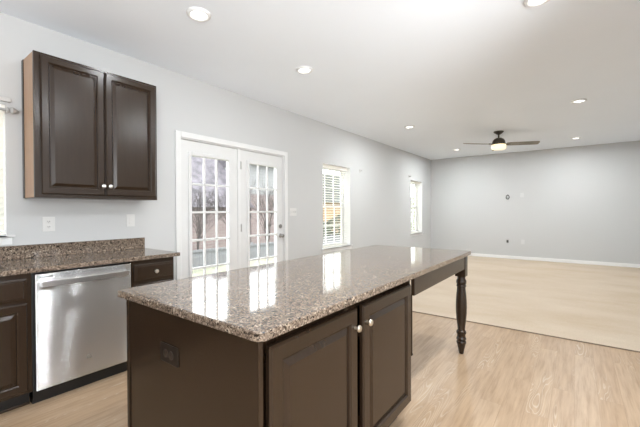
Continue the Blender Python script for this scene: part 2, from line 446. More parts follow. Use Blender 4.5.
# ---- windows
def window(n, y0, y1, z0, z1, label, apron=True):
    wn = struct_empty('window_%d' % n, (-0.15, (y0 + y1) / 2, z0), label)
    xo, xi = -0.195, -0.150
    b = B(); f = 0.032
    for a in ((y0, y0 + f, z0, z1), (y1 - f, y1, z0, z1), (y0 + f, y1 - f, z1 - f, z1), (y0 + f, y1 - f, z0, z0 + f)): box(b, xo, xi, *a)
    link('window_frame', b, TRIM, wn)
    b = B(); q = 0.004
    box(b, -0.149, -0.0005, y0, y0 + q, z0 + 0.019, z1); box(b, -0.149, -0.0005, y1 - q, y1, z0 + 0.019, z1); box(b, -0.149, -0.0005, y0 + q, y1 - q, z1 - q, z1)
    link('jamb_liner', b, BASEW, wn)
    zm = (z0 + z1) / 2; st = 0.036
    for nm, xa, xb, za, zb in (('upper_sash', -0.190, -0.172, zm - 0.018, z1 - f), ('lower_sash', -0.171, -0.153, z0 + f, zm + 0.018)):
        b = B(); ya, yb = y0 + f, y1 - f
        for a in ((ya, ya + st, za, zb), (yb - st, yb, za, zb), (ya + st, yb - st, zb - st, zb), (ya + st, yb - st, za, za + st)): box(b, xa, xb, *a)
        for k in (1, 2):
            y = ya + (yb - ya) * k / 3; box(b, xa + 0.002, xb - 0.002, y - 0.009, y + 0.009, za + st, zb - st)
        z = (za + zb) / 2; box(b, xa + 0.0025, xb - 0.0025, ya + st, yb - st, z - 0.009, z + 0.009)
        sash = link(nm, b, TRIM, wn)
        b = B(); xm = (xa + xb) / 2; box(b, xm - 0.002, xm + 0.002, ya + st - 0.002, yb - st + 0.002, za + st - 0.002, zb - st + 0.002)
        link('glass', b, GLASS, sash)
    b = B(); box(b, -0.148, 0.030, y0 - 0.0, y1 + 0.0, z0 - 0.002, z0 + 0.018, 0.004)
    box(b, 0.001, 0.030, y0 - 0.045, y1 + 0.045, z0 - 0.0021, z0 + 0.0179, 0.004); link('window_sill', b, TRIM, wn)
    b = B(); box(b, 0.0, 0.012, y0 - 0.03, y1 + 0.03, z0 - 0.058, z0 - 0.003, 0.004); link('window_apron', b, TRIM, wn)
    return wn
WL = {1: 'white sash window above the kitchen sink, at the left edge', 2: 'white sash window between the patio doors and the far window', 3: 'white sash window nearest the far wall'}
for n, (y0, y1, z0, z1) in WIN.items(): window(n, y0, y1, z0, z1, WL[n])

def blind(y0, y1, z0, z1, label, pitch=0.0445, tilt_deg=4, xc=-0.095):
    t = thing('window_blind', label, 'blind', (xc, (y0 + y1) / 2, z1), 'slatted window blinds')
    ya, yb = y0 + 0.008, y1 - 0.008
    b = B(); box(b, xc - 0.028, xc + 0.028, ya, yb, z1 - 0.052, z1 - 0.004, 0.003); link('headrail', b, BLIND, t)
    b = B(); box(b, xc + 0.029, xc + 0.037, ya - 0.003, yb + 0.003, z1 - 0.068, z1 - 0.003, 0.003); link('valance', b, BLIND, t)
    b = B(); z = z1 - 0.085; zb = z0 + 0.055
    tilt = math.radians(tilt_deg)
    while z > zb:
        q = bmesh.new(); prof = [(-0.025, 0.0), (-0.0125, 0.0025), (0, 0.0033), (0.0125, 0.0025), (0.025, 0.0)]
        vs = []
        for th in (0.0015, -0.0015):
            for px, pz in prof:
                X = px * math.cos(tilt) - (pz + th) * math.sin(tilt); Z = px * math.sin(tilt) + (pz + th) * math.cos(tilt)
                vs.append((X, Z))
        order = vs[:5] + vs[5:][::-1]
        A = [q.verts.new((xc + x, ya, z + zz)) for x, zz in order]; C = [q.verts.new((xc + x, yb, z + zz)) for x, zz in order]
        for i in range(10): q.faces.new((A[i], A[(i + 1) % 10], C[(i + 1) % 10], C[i]))
        q.faces.new(A); q.faces.new(C); merge(b, q); z -= pitch
    link('slats', b, BLIND, t)
    b = B(); box(b, xc - 0.026, xc + 0.026, ya, yb, z0 + 0.022, z0 + 0.040, 0.003); link('bottom_rail', b, BLIND, t)
    for k in (0.17, 0.83):
        y = ya + (yb - ya) * k
        b = B()
        for dx in (-0.027, 0.027): tube(b, [(xc + dx, y, z1 - 0.05), (xc + dx, y, z0 + 0.035)], 0.0016, 6)
        link('ladder_cord', b, BLIND, t)
    b = B(); tube(b, [(xc + 0.042, ya + 0.10, z1 - 0.06), (xc + 0.043, ya + 0.10, z1 - 0.72)], 0.0035, 8); link('tilt_wand', b, plain('clear_grey_wand', (0.35, 0.34, 0.31, 1), 0.3), t)
    return t
blind(*WIN[1], 'cream slatted blind in the window at the left edge, above the sink', 0.042, 66, -0.016)
blind(*WIN[2], 'cream slatted blind with open slats in the window right of the patio doors')
blind(*WIN[3], 'cream slatted blind in the small window nearest the far wall')

# ------------------------------------------------------------------ outdoors
b = B()
pts = [(-0.22, -0.35), (-9.0, -0.35), (-12.5, -1.8), (-70, -1.8)]
for (x0, z0), (x1, z1) in zip(pts, pts[1:]):
    b.faces.new([b.verts.new(p) for p in ((x0, -15, z0), (x1, -15, z1), (x1, 80, z1), (x0, 80, z0))])
bmesh.ops.remove_doubles(b, verts=b.verts, dist=1e-4)
g = bmesh.ops.extrude_face_region(b, geom=list(b.faces))
bmesh.ops.translate(b, vec=(0, 0, -0.3), verts=[v for v in g['geom'] if isinstance(v, bmesh.types.BMVert)])
struct('ground', b, GRASS, 'pale green lawn outside the patio doors')

fe = thing('garden_fence', 'low grey board fence beyond the lawn outside the patio doors', 'fence', (-5.3, 12, -0.35))
b = B(); box(b, -5.31, -5.285, 3.0, 20.0, -0.33, 0.16); link('boards', b, FENCEM, fe)
b = B(); box(b, -5.285, -5.245, 3.0, 20.0, 0.10, 0.17); link('top_rail', b, FENCEM, fe)
for k in range(8):
    y = 3.2 + k * 2.35; b = B(); box(b, -5.36, -5.312, y - 0.05, y + 0.05, -0.36, 0.22); link('post', b, FENCEM, fe)

def house(label, y0, y1, wallm, eave, ridge, brick_to=None, roofm=None, x=-12.5, base=-1.82):
    h = thing('neighbor_house', label, 'house', (x - 3, (y0 + y1) / 2, base))
    b = B(); box(b, x - 7, x, y0, y1, base, eave); link('house_wall', b, wallm, h)
    if brick_to:
        b = B(); box(b, x + 0.001, x + 0.08, y0, y1, base, brick_to); link('brick_base', b, BRICK, h)
    b = B(); A = [(x + 0.4, eave - 0.05), (x - 3.5, ridge), (x - 7.4, eave - 0.05)]
    f0 = [b.verts.new((p, y0, q)) for p, q in A]; f1 = [b.verts.new((p, y1, q)) for p, q in A]
    for i in range(3): b.faces.new((f0[i], f0[(i + 1) % 3], f1[(i + 1) % 3], f1[i]))
    b.faces.new(f0); b.faces.new(f1); link('roof', b, roofm or SHING, h)
    return h
house('red brick house with grey roof seen through the left patio door', 4.5, 14.2, BRICK, 1.55, 5.0)
house('pale sided house with grey roof seen through the right patio door', 14.22, 18.4, SIDING, 4.2, 5.3, 2.3)
house('tan brick house seen through the blind right of the patio doors', 19.2, 30.0, TANB, 2.0, 4.9, None, plain('dark_far_roof', lin(52, 54, 50), 0.9, var=0.3, scale=2))

def bare_bush(loc, h, label, seed, name='bare_shrub'):
    rnd = random.Random(seed); b = B()
    def grow(p, d, L, r, lev):
        q = p + d * L; mid = p + d * L * 0.5 + Vector((rnd.uniform(-.05, .05), rnd.uniform(-.05, .05), 0)) * L
        tube(b, [p, mid, q], r, 5, r * 0.6)
        if lev:
            for _ in range(3 if lev > 1 else 4):
                nd = (d + Vector((rnd.uniform(-.7, .7), rnd.uniform(-.8, .8), rnd.uniform(-.25, .5)))).normalized()
                grow(p + d * L * rnd.uniform(.5, 1), nd, L * rnd.uniform(.55, .8), r * 0.55, lev - 1)
    for _ in range(6):
        grow(Vector(loc), Vector((rnd.uniform(-.2, .2), rnd.uniform(-.2, .2), 1)).normalized(), h * 0.40, 0.022, 4)
    for v in b.verts:
        if v.co.z > loc[2] + h: v.co.z = loc[2] + h - 0.1 * rnd.random()
        v.co.y = loc[1] + max(-0.8, min(0.8, v.co.y - loc[1]))
    return tag(link(name, b, BARK), label, 'shrub', 'bare shrubs beyond the fence')
for k, (y, hh) in enumerate(((5.2, 2.4), (6.9, 2.9), (8.6, 3.2), (10.2, 3.2), (11.8, 3.0))):
    bare_bush((-7.2 + 0.25 * (k % 2), y, -0.36), hh, 'bare grey branched shrub between the fence and the houses outside the patio doors', 11 + k)
def leafy(loc, r, h, matl, label, seed, group):
    rnd = random.Random(seed); b = B()
    for _ in range(1300):
        a = rnd.uniform(0, 2 * PI); q = math.sqrt(rnd.random()); zz = rnd.random()
        rr = r * math.sin(PI * (0.12 + 0.83 * zz)) * (0.6 + 0.4 * q)
        p = Vector(loc) + Vector((rr * math.cos(a), rr * math.sin(a), 0.05 + h * zz))
        n = Vector((rnd.uniform(-1, 1), rnd.uniform(-1, 1), rnd.uniform(-1, 1))).normalized(); t1 = n.orthogonal().normalized(); t2 = n.cross(t1)
        sz = rnd.uniform(.05, .11)
        b.faces.new([b.verts.new(p + t1 * sz * x + t2 * sz * y * 0.6 + n * 0.01 * (x * x)) for x, y in ((-1, 0), (0, -1), (1, 0), (0, 1))])
    return tag(link('evergreen_bush', b, matl), label, 'bush', group)
leafy((-6.9, 13.3, -0.36), 0.9, 1.25, LEAFD, 'dark green bush seen through the lower blind right of the patio doors', 3, 'green bushes outside')
leafy((-6.9, 15.9, -0.36), 1.1, 1.35, LEAFD, 'second dark green bush farther along outside the blind window', 4, 'green bushes outside')
leafy((-6.0, 22.6, -0.36), 1.4, 2.3, LEAFL, 'pale green bush seen through the window nearest the far wall', 5, 'green bushes outside')
leafy((-6.8, 26.2, -0.36), 1.5, 2.6, LEAFL, 'tall pale green bush behind the other one outside the far window', 6, 'green bushes outside')

# ------------------------------------------------------------------ left cabinet run
def knob(bm, p, n, sc=1.0):
    lathe(bm, [(0.008 * sc, -0.001), (0.007 * sc, 0.004), (0.0055 * sc, 0.010), (0.006 * sc, 0.014), (0.0145 * sc, 0.019), (0.0165 * sc, 0.023), (0.014 * sc, 0.028), (0.006 * sc, 0.031)], 20, axis_mat(p, n))
XU, XV, XN = (0, 1, 0), (0, 0, 1), (1, 0, 0)          # relief facing +X
KFX = 0.613                                            # face frame plane of the base cabinets
# sink base cabinet, its run extended unseen past the left edge for reflections
c1 = thing('base_cabinet', 'dark espresso sink base cabinet with its unseen extended run left of the dishwasher', 'cabinet', (0.3, -0.9, 0), 'base cabinets along the left wall')
Y0, Y1 = -2.55, 0.656
b = B(); box(b, 0.012, KFX, Y0, Y1, 0.10, 0.660); box(b, KFX - 0.02, KFX, Y0, Y1, 0.660, 0.880); box(b, 0.012, KFX - 0.02, Y1 - 0.016, Y1, 0.660, 0.880); box(b, 0.012, KFX - 0.02, Y0, Y0 + 0.016, 0.660, 0.880)
link('cabinet_body', b, ESP, c1)
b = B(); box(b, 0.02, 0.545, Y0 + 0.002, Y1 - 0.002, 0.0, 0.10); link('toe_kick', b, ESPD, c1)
b = B(); box(b, 0.545, 0.558, Y0 + 0.002, Y1 - 0.002, 0.0, 0.018, 0.004); link('shoe_moulding', b, ESP, c1)
for ya, yb, side in ((-2.52, -2.08, 1), (-2.07, -1.63, 0), (-1.60, -1.16, 1), (-1.15, -0.71, 0), (-0.69, -0.25, 1), (-0.236, 0.194, 1), (0.200, 0.632, 0)):
    b = B(); panel(b, (KFX, ya, 0.118), XU, XV, XN, yb - ya, 0.568, RAISED()); d = link('door', b, ESP, c1)
    b = B(); knob(b, (KFX + 0.02, yb - 0.03 if side else ya + 0.03, 0.64), (1, 0, 0)); link('knob', b, NICKEL, d, smooth=0.7)
    b = B(); panel(b, (KFX, ya, 0.706), XU, XV, XN, yb - ya, 0.142, DRAWER()); link('false_drawer_front', b, ESP, c1)
# drawer cabinet right of the dishwasher
c2 = thing('base_cabinet', 'dark espresso drawer cabinet between the dishwasher and the patio doors', 'cabinet', (0.3, 1.46, 0), 'base cabinets along the left wall')
Y0, Y1 = 1.284, 1.644
b = B(); box(b, 0.012, KFX, Y0, Y1, 0.10, 0.880); link('cabinet_body', b, ESP, c2)
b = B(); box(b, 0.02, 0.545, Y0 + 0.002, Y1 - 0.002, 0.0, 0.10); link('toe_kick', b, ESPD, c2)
b = B(); panel(b, (KFX, 1.300, 0.118), XU, XV, XN, 0.328, 0.568, RAISED()); d = link('door', b, ESP, c2)
b = B(); knob(b, (KFX + 0.02, 1.33, 0.64), (1, 0, 0)); link('knob', b, NICKEL, d, smooth=0.7)
b = B(); panel(b, (KFX, 1.300, 0.706), XU, XV, XN, 0.328, 0.142, DRAWER()); d = link('drawer', b, ESP, c2)
b = B(); knob(b, (KFX + 0.02, 1.472, 0.777), (1, 0, 0)); link('knob', b, NICKEL, d, smooth=0.7)
# dishwasher
dw = thing('dishwasher', 'stainless steel dishwasher with a bar handle under the wall counter', 'dishwasher', (0.3, 0.97, 0))
b = B(); box(b, 0.04, 0.590, 0.664, 1.276, 0.03, 0.872); link('tub', b, BLACKP, dw)
b = B(); box(b, 0.591, 0.634, 0.671, 1.274, 0.098, 0.866, 0.006, 3); link('door', b, STEEL, dw)
b = B(); box(b, 0.520, 0.575, 0.664, 1.278, 0.0, 0.085); link('toe_panel', b, BLACKP, dw)
b = B(); box(b, 0.575, 0.588, 0.664, 1.278, 0.035, 0.092); link('kick_plate', b, BLACKP, dw)
hp = []
for k in range(17):
    tt = k / 16; y = 0.702 + (1.246 - 0.702) * tt
    hp.append((0.660 + 0.014 * math.sin(PI * tt), y, 0.797))
t = bmesh.new(); rings = []
sec = [(0.010, 0.017), (-0.004, 0.020), (-0.010, 0.015), (-0.010, -0.013), (-0.004, -0.018), (0.008, -0.013)]
for p in hp: rings.append([t.verts.new((p[0] + a, p[1], p[2] + q)) for a, q in sec])
for A, C in zip(rings, rings[1:]):
    for k in range(6): t.faces.new((A[k], A[(k + 1) % 6], C[(k + 1) % 6], C[k]))
t.faces.new(rings[0]); t.faces.new(rings[-1])
b = B(); merge(b, t)
for y in (0.716, 1.232): box(b, 0.634, 0.655, y - 0.012, y + 0.012, 0.785, 0.809, 0.002)
link('handle', b, CHROME, dw, smooth=0.5)
b = B(); y = 0.694
for k, wd in enumerate((0.009, 0.007, 0.008, 0.007, 0.008, 0.009, 0.007)):
    box(b, 0.6338, 0.6346, y, y + wd, 0.838, 0.849)
    y += wd + 0.0028
link('badge_lettering', b, GREYM, dw)
b = B(); lathe(b, [(0.0135, 0), (0.0135, 0.0012), (0.0105, 0.0018), (0.0095, 0.0008), (0.001, 0.0008)], 24, axis_mat((0.634, 0.977, 0.226), (1, 0, 0))); link('round_emblem', b, metal('emblem_steel', (0.42, 0.42, 0.41, 1), 0.4), dw, smooth=0.5)

# granite counter on the wall run (with sink cut-out) and backsplash
ct = thing('wall_countertop', 'brown speckled granite counter along the left wall over the dishwasher', 'countertop', (0.3, 0.7, 0.882))
b = B()
xs = [0.002, 0.13, 0.535, 0.652]; ysv = [-2.56, -0.20, 0.555, 1.684]
def slab(bm, xs, ys, z0, z1, skip):
    cache = {}
    def V(x, y, z):
        k = (x, y, z)
        if k not in cache: cache[k] = bm.verts.new(k)
        return cache[k]
    sol = lambda i, j: 0 <= i < len(xs) - 1 and 0 <= j < len(ys) - 1 and (i, j) not in skip
    for i in range(len(xs) - 1):
        for j in range(len(ys) - 1):
            if not sol(i, j): continue
            x0, x1, y0, y1 = xs[i], xs[i + 1], ys[j], ys[j + 1]
            for z in (z0, z1): bm.faces.new((V(x0, y0, z), V(x1, y0, z), V(x1, y1, z), V(x0, y1, z)))
            for di, dj, p, q in ((-1, 0, (x0, y0), (x0, y1)), (1, 0, (x1, y0), (x1, y1)), (0, -1, (x0, y0), (x1, y0)), (0, 1, (x0, y1), (x1, y1))):
                if not sol(i + di, j + dj): bm.faces.new((V(*p, z0), V(*q, z0), V(*q, z1), V(*p, z1)))
slab(b, xs, ysv, 0.882, 0.914, {(1, 1)})
bmesh.ops.recalc_face_normals(b, faces=b.faces)
eds = [e for e in b.edges if len(e.link_faces) == 2 and e.calc_face_angle(0) > 1.0 and (abs(e.verts[0].co.z - e.verts[1].co.z) < 1e-5)]
bmesh.ops.bevel(b, geom=eds, offset=0.004, segments=2, profile=0.5, affect='EDGES')
link('slab', b, GRAN, ct)
b = B(); box(b, 0.002, 0.021, -2.56, 1.684, 0.9145, 1.0184, 0.002); link('backsplash', b, GRAN, ct)
# sink bowl
sk = thing('kitchen_sink', 'dark undermount sink at the left end of the wall counter', 'sink', (0.33, 0.17, 0.70))
b = B(); x0, x1, y0, y1 = 0.118, 0.547, -0.212, 0.567
for a in ((x0, x0 + 0.012, y0, y1, 0.69, 0.881), (x1 - 0.012, x1, y0, y1, 0.69, 0.881), (x0 + 0.012, x1 - 0.012, y0, y0 + 0.012, 0.69, 0.881), (x0 + 0.012, x1 - 0.012, y1 - 0.012, y1, 0.69, 0.881), (x0 + 0.012, x1 - 0.012, y0 + 0.012, y1 - 0.012, 0.69, 0.70)): box(b, *a)
link('bowl', b, plain('dark_sink_composite', (0.05, 0.04, 0.033, 1), 0.4), sk)
b = B(); lathe(b, [(0.042, 0), (0.042, 0.003), (0.03, 0.004), (0.028, 0.001), (0.002, 0.001)], 24, Matrix.Translation((0.33, 0.17, 0.70))); link('drain', b, CHROME, sk)

# ------------------------------------------------------------------ upper cabinet
uc = thing('upper_cabinet', 'dark two door wall cabinet above the wall counter', 'cabinet', (0.15, 1.21, 1.384))
UX, Y0, Y1, Z0, Z1 = 0.298, 0.756, 1.666, 1.384, 2.454
b = B(); box(b, 0.001, UX - 0.02, Y0 + 0.008, Y1, Z0 + 0.012, Z1 - 0.001); box(b, 0.0012, UX - 0.02, Y0 + 0.0082, Y1 - 0.0002, Z0, Z0 + 0.012); link('cabinet_body', b, ESP, uc)
b = B(); box(b, 0.045, UX - 0.021, Y0 + 0.001, Y0 + 0.008, Z0 + 0.001, Z1 - 0.001); o = link('side_panel', b, MAPLE, uc); o['label'] = 'light tan wood side panel'
b = B(); box(b, 0.001, 0.045, Y0 - 0.004, Y0 + 0.008, Z0, Z1, 0.002); link('scribe_strip', b, ESP, uc)
b = B(); fs = 0.038
for a in ((Y0 - 0.001, Y0 + fs, Z0 - 0.001, Z1), (Y1 - fs, Y1 + 0.001, Z0 - 0.001, Z1), (Y0 + fs, Y1 - fs, Z1 - fs, Z1), (Y0 + fs, Y1 - fs, Z0 - 0.001, Z0 + fs), ((Y0 + Y1) / 2 - 0.02, (Y0 + Y1) / 2 + 0.02, Z0 + fs, Z1 - fs)):
    box(b, UX - 0.02, UX, *a)
link('face_frame', b, ESP, uc)
for ya, yb, ky in ((0.792, 1.2165, 1.198), (1.2255, 1.652, 1.250)):
    b = B(); panel(b, (UX, ya, 1.410), XU, XV, XN, yb - ya, 1.026, RAISED()); d = link('door', b, ESP, uc)
    b = B(); knob(b, (UX + 0.02, ky, 1.487), (1, 0, 0)); link('knob', b, metal('bright_nickel', (0.86, 0.83, 0.78, 1), 0.3), d, smooth=0.7)

# ------------------------------------------------------------------ kitchen island
IX0, IX1, IY0, IY1 = 1.760, 2.715, 0.701, 3.261
isl = thing('kitchen_island', 'dark espresso island with two front doors and turned legs under its overhang', 'kitchen island', (2.235, 1.95, 0))
CX0, CX1, CYA, CYB = 1.806, 2.656, 0.732, 1.972
b = B(); box(b, CX0, CX1 - 0.046, CYA + 0.02, CYB - 0.004, 0.10, 0.881); link('cabinet_body', b, ESP, isl)
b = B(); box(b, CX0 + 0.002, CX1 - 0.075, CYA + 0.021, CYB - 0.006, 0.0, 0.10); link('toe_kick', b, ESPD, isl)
b = B(); box(b, CX0 - 0.001, CX1 + 0.018, CYA, CYA + 0.0195, 0.0, 0.881, 0.0015); link('end_panel', b, ESP, isl)
b = B(); box(b, CX0 - 0.001, CX1 - 0.001, CYB - 0.0035, CYB + 0.014, 0.115, 0.881, 0.0015); link('end_panel', b, ESP, isl)
b = B(); box(b, CX0 - 0.006, CX0 + 0.014, CYA - 0.006, CYA - 0.0002, 0.0, 0.8808, 0.002); link('corner_strip', b, ESP, isl)
b = B(); x0 = CX1 - 0.046; x1 = CX1 - 0.026
for a in ((CYA + 0.02, 0.80, 0.10, 0.881), (1.925, CYB - 0.004, 0.10, 0.881), (0.80, 1.925, 0.80, 0.881), (0.80, 1.925, 0.10, 0.165), (1.325, 1.390, 0.165, 0.80)): box(b, x0, x1, *a)
for ya, yb in ((0.786, 1.324), (1.386, 1.946)):
    for za in (0.26, 0.68): box(b, x1, CX1 - 0.0002, ya + 0.02, ya + 0.06, za, za + 0.04)
link('face_frame', b, ESP, isl)
for ya, yb, ky in ((0.780, 1.330, 1.304), (1.380, 1.952, 1.408)):
    b = B(); panel(b, (CX1 + 0.0005, ya, 0.138), XU, XV, XN, yb - ya, 0.700, RAISED(0.022, 0.062)); d = link('door', b, ESP, isl)
    b = B(); knob(b, (CX1 + 0.022, ky, 0.757), (1, 0, 0), 0.95); link('knob', b, NICKEL, d, smooth=0.7)
# trim strip on the end of the cabinet facing the seating side
b = B(); box(b, CX1 - 0.03, CX1 + 0.012, CYB + 0.0142, CYB + 0.022, 0.405, 0.765, 0.002); lathe(b, [(0.004, 0.0), (0.010, 0.006), (0.010, 0.014), (0.004, 0.02)], 12, Matrix.Translation((CX1 + 0.004, CYB + 0.022, 0.392))); link('end_trim_strip', b, ESP, isl)
# turned legs with aprons
lp = [(276.3, .033), (277, .036), (279, .033), (280.4, .035), (281.4, .0415), (283, .0435), (284.7, .0415), (285.5, .036), (286.3, .040), (287, .042), (287.7, .040), (288.3, .035), (291, .037), (296, .042), (302, .0455), (308, .047), (314, .0455),
      (320, .041), (326, .0345), (330, .031), (331.2, .032), (331.8, .039), (333, .042), (334.2, .041), (335, .036), (336.5, .034), (338, .036), (338.8, .041), (340, .042), (340.8, .037), (341.6, .037), (342.4, .041), (343.6, .0415), (344.6, .037), (348, .030), (351, .0245), (353.6, .0205), (354.55, .018)]
lp = [((354.6 - y) * 0.00896, r) for y, r in lp]
LEGS = []
for lx in (IX0 + 0.0715, IX1 - 0.0715):
    ly = IY1 - 0.0715
    b = B(); lathe(b, [(r, z) for z, r in lp][::-1], 30, Matrix.Translation((lx, ly, 0.0)))
    hw = 0.043; box(b, lx - hw, lx + hw, ly - hw, ly + hw, 0.692, 0.881, 0.003)
    link('leg', b, ESP, isl, smooth=0.55)
ly = IY1 - 0.0715
for xa, xb, ya, yb in ((IX1 - 0.0715 + 0.018, IX1 - 0.0715 + 0.040, CYB + 0.0142, ly - 0.0435), (IX0 + 0.0715 - 0.040, IX0 + 0.0715 - 0.018, CYB + 0.0142, ly - 0.0435), (IX0 + 0.0715 + 0.0435, IX1 - 0.0715 - 0.0435, ly + 0.018, ly + 0.040)):
    b = B(); box(b, xa, xb, ya, yb, 0.762, 0.881, 0.002); link('apron', b, ESP, isl)
# dark outlet in the near end panel (lies on its side)
PLD = plain('brown_outlet_plate', (0.012, 0.008, 0.006, 1), 0.3)
b = B(); box(b, 2.097, 2.226, CYA - 0.006, CYA - 0.0002, 0.668, 0.744, 0.003); op = link('outlet_plate', b, PLD, isl)
op['label'] = 'dark brown outlet plate'
for xc in (2.142, 2.181):
    b = B(); lathe(b, [(0.0165, 0), (0.0165, 0.0025), (0.0145, 0.0035), (0.001, 0.0035)], 20, axis_mat((xc, CYA - 0.006, 0.706), (0, -1, 0)) @ Matrix.Diagonal((1, 1, 1, 1)))
    link('receptacle', b, plain('tan_receptacle', (0.035, 0.024, 0.018, 1), 0.35), op, smooth=0.5)

ict = B(); rc = 0.032; pts = []
for (cx, cy, a0) in ((IX1 - rc, IY1 - rc, 0), (IX0 + rc, IY1 - rc, 90), (IX0 + 0.012, IY0 + 0.012, 180), (IX1 - rc, IY0 + rc, 270)):
    rr = 0.012 if a0 == 180 else rc
    for k in range(7):
        a = math.radians(a0 + 15 * k); pts.append((cx + rr * math.cos(a), cy + rr * math.sin(a)))
def prof_slab(bm, pts, z0, z1, e=0.005):
    n = len(pts); ctr = Vector((sum(p[0] for p in pts) / n, sum(p[1] for p in pts) / n))
    nrm = []
    for i in range(n):
        a = Vector(pts[i - 1]); q = Vector(pts[(i + 1) % n]); d = (q - a).normalized(); nrm.append(Vector((d.y, -d.x)))
    rings = []
    for ins, z in ((e, z0), (e * .3, z0 + e * .3), (0, z0 + e), (0, z1 - e), (e * .3, z1 - e * .3), (e, z1)):
        rings.append([bm.verts.new((pts[i][0] - nrm[i].x * ins, pts[i][1] - nrm[i].y * ins, z)) for i in range(n)])
    for A, C in zip(rings, rings[1:]):
        for k in range(n): bm.faces.new((A[k], A[(k + 1) % n], C[(k + 1) % n], C[k]))
    bm.faces.new(rings[0]); bm.faces.new(rings[-1])
prof_slab(ict, pts, 0.882, 0.914)
ic = link('island_countertop', ict, GRAN, loc=(2.235, 1.95, 0.882))
tag(ic, 'polished brown granite slab on top of the island', 'countertop')

# ------------------------------------------------------------------ wall plates
def plate(name, label, cat, y, z, wd, ht, kind, group=None, x=0.0, wall='left', pm=PLATE):
    t = thing(name, label, cat, (x, y, z) if wall == 'left' else (y, FY, z), group)
    def P(bm, a0, a1, y0, y1, z0, z1, bev=0):
        if wall == 'left': box(bm, a0, a1, y0, y1, z0, z1, bev)
        else: box(bm, y0, y1, FY - a1, FY - a0, z0, z1, bev)
    b = B(); P(b, 0.0003, 0.006, y - wd / 2, y + wd / 2, z - ht / 2, z + ht / 2, 0.002); link('cover_plate', b, pm, t)
    if kind == 'duplex':
        for dz in (-0.021, 0.021):
            b = B(); P(b, 0.006, 0.008, y - 0.017, y + 0.017, z + dz - 0.014, z + dz + 0.014, 0.0009); rc_ = link('receptacle', b, pm, t)
            b = B()
            for dy in (-0.006, 0.006): P(b, 0.008, 0.0083, y + dy - 0.0016, y + dy + 0.0016, z + dz - 0.005, z + dz + 0.006)
            P(b, 0.008, 0.0083, y - 0.002, y + 0.002, z + dz - 0.011, z + dz - 0.007); link('slots', b, SLOT if wall == 'left' else pm, rc_)
    elif kind == 'rocker':
        b = B(); P(b, 0.006, 0.010, y - 0.0165, y + 0.0165, z - 0.033, z + 0.033, 0.0015); link('rocker', b, pm, t)
    elif kind == 'toggles':
        for k in (-1, 0, 1):
            b = B(); P(b, 0.006, 0.016, y + k * 0.046 - 0.006, y + k * 0.046 + 0.006, z - 0.012, z + 0.012, 0.002); link('toggle', b, pm, t)
    elif kind == 'coax':
        b = B(); P(b, 0.006, 0.012, y - 0.006, y + 0.006, z - 0.006, z + 0.006, 0.002); link('jack', b, SLOT, t)
    return t
plate('wall_outlet', 'white duplex outlet on the wall under the upper cabinet', 'outlet', 0.913, 1.176, 0.085, 0.118, 'duplex')
plate('light_switch', 'white rocker switch plate on the wall near the right end of the backsplash', 'switch', 1.557, 1.191, 0.078, 0.118, 'rocker')
plate('light_switch', 'white switch plate on the wall just right of the patio doors', 'switch', 3.935, 1.262, 0.155, 0.118, 'toggles')
plate('wall_outlet', 'faint white plate low on the far wall right of the dark jack', 'outlet', 2.365, 0.46, 0.075, 0.115, 'duplex', wall='far', pm=PLATEF)
plate('blank_plate', 'faint white plate high on the far wall beside the cable loop', 'plate', 2.345, 1.66, 0.075, 0.115, 'none', wall='far', pm=PLATEF)

# cable loop and dark jack on the far wall
cl = thing('cable_loop', 'small dark loop of cable hanging on the far wall', 'cable', (2.02, FY, 1.62))
b = B(); box(b, 2.012, 2.034, FY - 0.012, FY - 0.0003, 1.655, 1.685, 0.003); link('wall_clip', b, SLOT, cl)
b = B(); pp = [(2.022 + 0.036 * math.sin(a) * (1 if True else 1), FY - 0.014, 1.615 + 0.050 * math.cos(a)) for a in [2 * PI * k / 24 + 0.15 for k in range(24)]]
tube(b, pp, 0.010, 8); link('cable', b, plain('grey_cable', (0.09, 0.085, 0.08, 1), 0.5), cl)
jk = thing('cable_jack', 'small dark cable jack low on the far wall', 'jack', (2.02, FY, 0.455))
b = B(); box(b, 1.995, 2.04, FY - 0.012, FY - 0.0003, 0.425, 0.49, 0.004); link('jack_body', b, SLOT, jk)
b = B(); tube(b, [(2.018, FY - 0.012, 0.46), (2.018, FY - 0.035, 0.452), (2.012, FY - 0.045, 0.43)], 0.008, 8); link('plug', b, SLOT, jk)

# curtain rod brackets
def bracket(y, z, label, matl):
    t = thing('curtain_rod_bracket', label, 'bracket', (0, y, z), 'curtain rod brackets')
    b = B(); box(b, 0.0003, 0.006, y - 0.016, y + 0.016, z - 0.035, z + 0.035, 0.003); link('mount', b, matl, t)
    b = B(); tube(b, [(0.005, y, z), (0.025, y, z - 0.003), (0.042, y, z), (0.046, y, z + 0.018)], 0.007, 8); link('arm', b, matl, t)
    return t
WB = plain('pale_bracket_metal', (0.55, 0.54, 0.52, 1), 0.35)
bracket(5.955, 2.07, 'pale curtain rod bracket right of the window beside the patio doors', WB)
bracket(8.46, 2.155, 'tiny pale curtain rod bracket at the upper left of the far window', WB)
